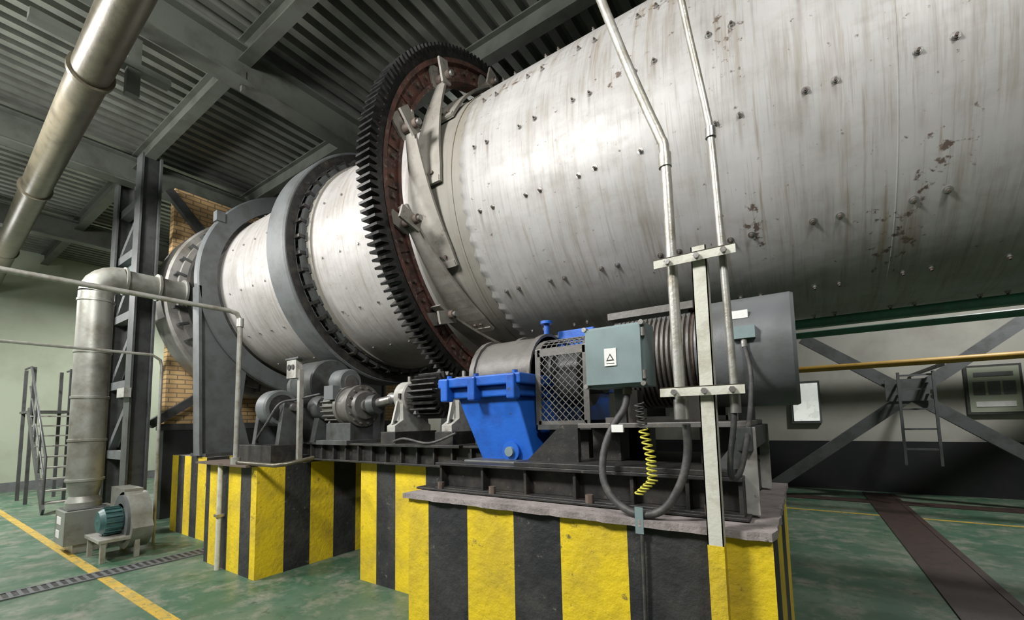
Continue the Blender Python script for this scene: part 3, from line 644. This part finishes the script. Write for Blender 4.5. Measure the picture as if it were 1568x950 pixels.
for x in(1.46,1.92): b.bar((x,10.2,0.72),(x,10.2,2.36),0.04,0.04,'grey')
for z in(1.0,1.35,1.7,2.05,2.3): b.bar((1.46,10.2,z),(1.92,10.2,z),0.03,0.03,'grey')
for z in(1.95,2.15):
    for x in(1.46,1.86): b.bar((x,10.2,z),(x,10.43,z),0.03,0.03,'grey')
b.done()
b=MB('notice_board'); b.box((2.66,11.82,1.58),(3.42,11.9,2.52),'dgrey'); b.box((2.70,11.81,1.62),(3.38,11.82,2.48),'wallL')
for q in range(3): b.box((2.76+q*0.2,11.80,1.95),(2.92+q*0.2,11.81,2.2),'slate')
b.box((2.78,11.80,2.3),(3.3,11.81,2.38),'slate'); b.box((2.78,11.80,1.72),(3.3,11.81,1.82),'white'); b.done()
b=MB('white_sign_added_glow'); b.box((-0.2,11.80,1.45),(0.36,11.88,2.4),'grey'); b.box((-0.16,11.78,1.5),(0.32,11.80,2.35),'sign'); b.done()  # white board with added emission, stands in for a bright patch
# ------------------------------------------------------------------ lamps
def lamp(x,y,z,e,size=0.5,col=(1,0.985,0.965),spot=0):
    b=MB('high_bay_lamp'); b.lathe([(0.04,0.45),(0.06,0.3),(0.12,0.25),(0.26,0.0)],(x,y,z),(0,0,1),'galv',28); b.cyl((x,y,z+0.4),(x,y,z+0.8 if z+0.8<6.7 else 6.7),0.015,'dgrey',seg=8); b.lathe([(0,0.03),(0.22,0.03)],(x,y,z),(0,0,1),'lamp',28); b.done()
    if spot: l=bpy.data.lights.new('lamp_light','SPOT'); l.spot_size=math.radians(spot); l.spot_blend=0.6; l.shadow_soft_size=0.15
    else: l=bpy.data.lights.new('lamp_light','AREA'); l.shape='DISK'; l.size=size
    l.energy=e; l.color=col
    o=bpy.data.objects.new('high_bay_lamp_light',l); bpy.context.collection.objects.link(o); o.location=(x,y,z-0.04); return o
def tilt(o,t): o.rotation_euler=(Vector(t)-o.location).to_track_quat('-Z','Y').to_euler()
tilt(lamp(-3.0,-1.6,5.3,450,1.2),(-2.6,4.4,3.5)); tilt(lamp(1.8,-1.8,5.6,215,1.1),(1.0,4.4,4.6)); tilt(lamp(-8.0,-0.9,5.4,390,0.9),(-7.5,3.5,3.3)); lamp(-13.5,-1.0,5.4,680); lamp(-15.5,5.0,5.4,240)
lamp(3.0,9.0,5.4,200); lamp(-12.5,8,5.4,60); tilt(lamp(-6.2,0.0,5.6,480,0.3,(1,0.93,0.85),32),(-9.7,3.9,5.2))  # last call: out-of-view spot and fixture added to brighten the brick wall
for x,y,e in((-3,-1.2,35),(-9,-1.5,80),(-14,0,80),(-6,7.5,25),(1,-2.5,20)):  # unseen fill lights aimed up, added to brighten the ceiling
    l=bpy.data.lights.new('ceiling_fill','AREA'); l.shape='DISK'; l.size=0.8; l.energy=e
    o=bpy.data.objects.new('ceiling_fill_light',l); bpy.context.collection.objects.link(o); o.location=(x,y,3.9 if y<0 else 4.6); o.rotation_euler=(math.pi,0,0)
w=bpy.data.worlds.new('world'); S.world=w; w.use_nodes=True; w.node_tree.nodes['Background'].inputs[0].default_value=(0.85,0.9,0.88,1); w.node_tree.nodes['Background'].inputs[1].default_value=0.08
# ------------------------------------------------------------------ camera
F=655.0
fh=Vector((-math.sin(math.radians(34)),math.cos(math.radians(34)),0)); rt=Vector((fh.y,-fh.x,0)); up=Vector((0,0,1))
p=math.radians(4.9); r=math.radians(1.2)
f=fh*math.cos(p)+up*math.sin(p); u=up*math.cos(p)-fh*math.sin(p)
cr=rt*math.cos(r)-u*math.sin(r); cu=u*math.cos(r)+rt*math.sin(r)
cam=bpy.data.cameras.new('camera'); co=bpy.data.objects.new('camera',cam); bpy.context.collection.objects.link(co); S.camera=co
co.matrix_world=Matrix(((cr.x,cu.x,-f.x,0),(cr.y,cu.y,-f.y,0),(cr.z,cu.z,-f.z,1.65),(0,0,0,1)))
cam.sensor_width=36; cam.lens=36*F/1568; cam.shift_y=(588-475)/1568; cam.clip_start=0.05
S.view_settings.view_transform='Standard'; S.view_settings.look='None'; S.view_settings.exposure=0.0
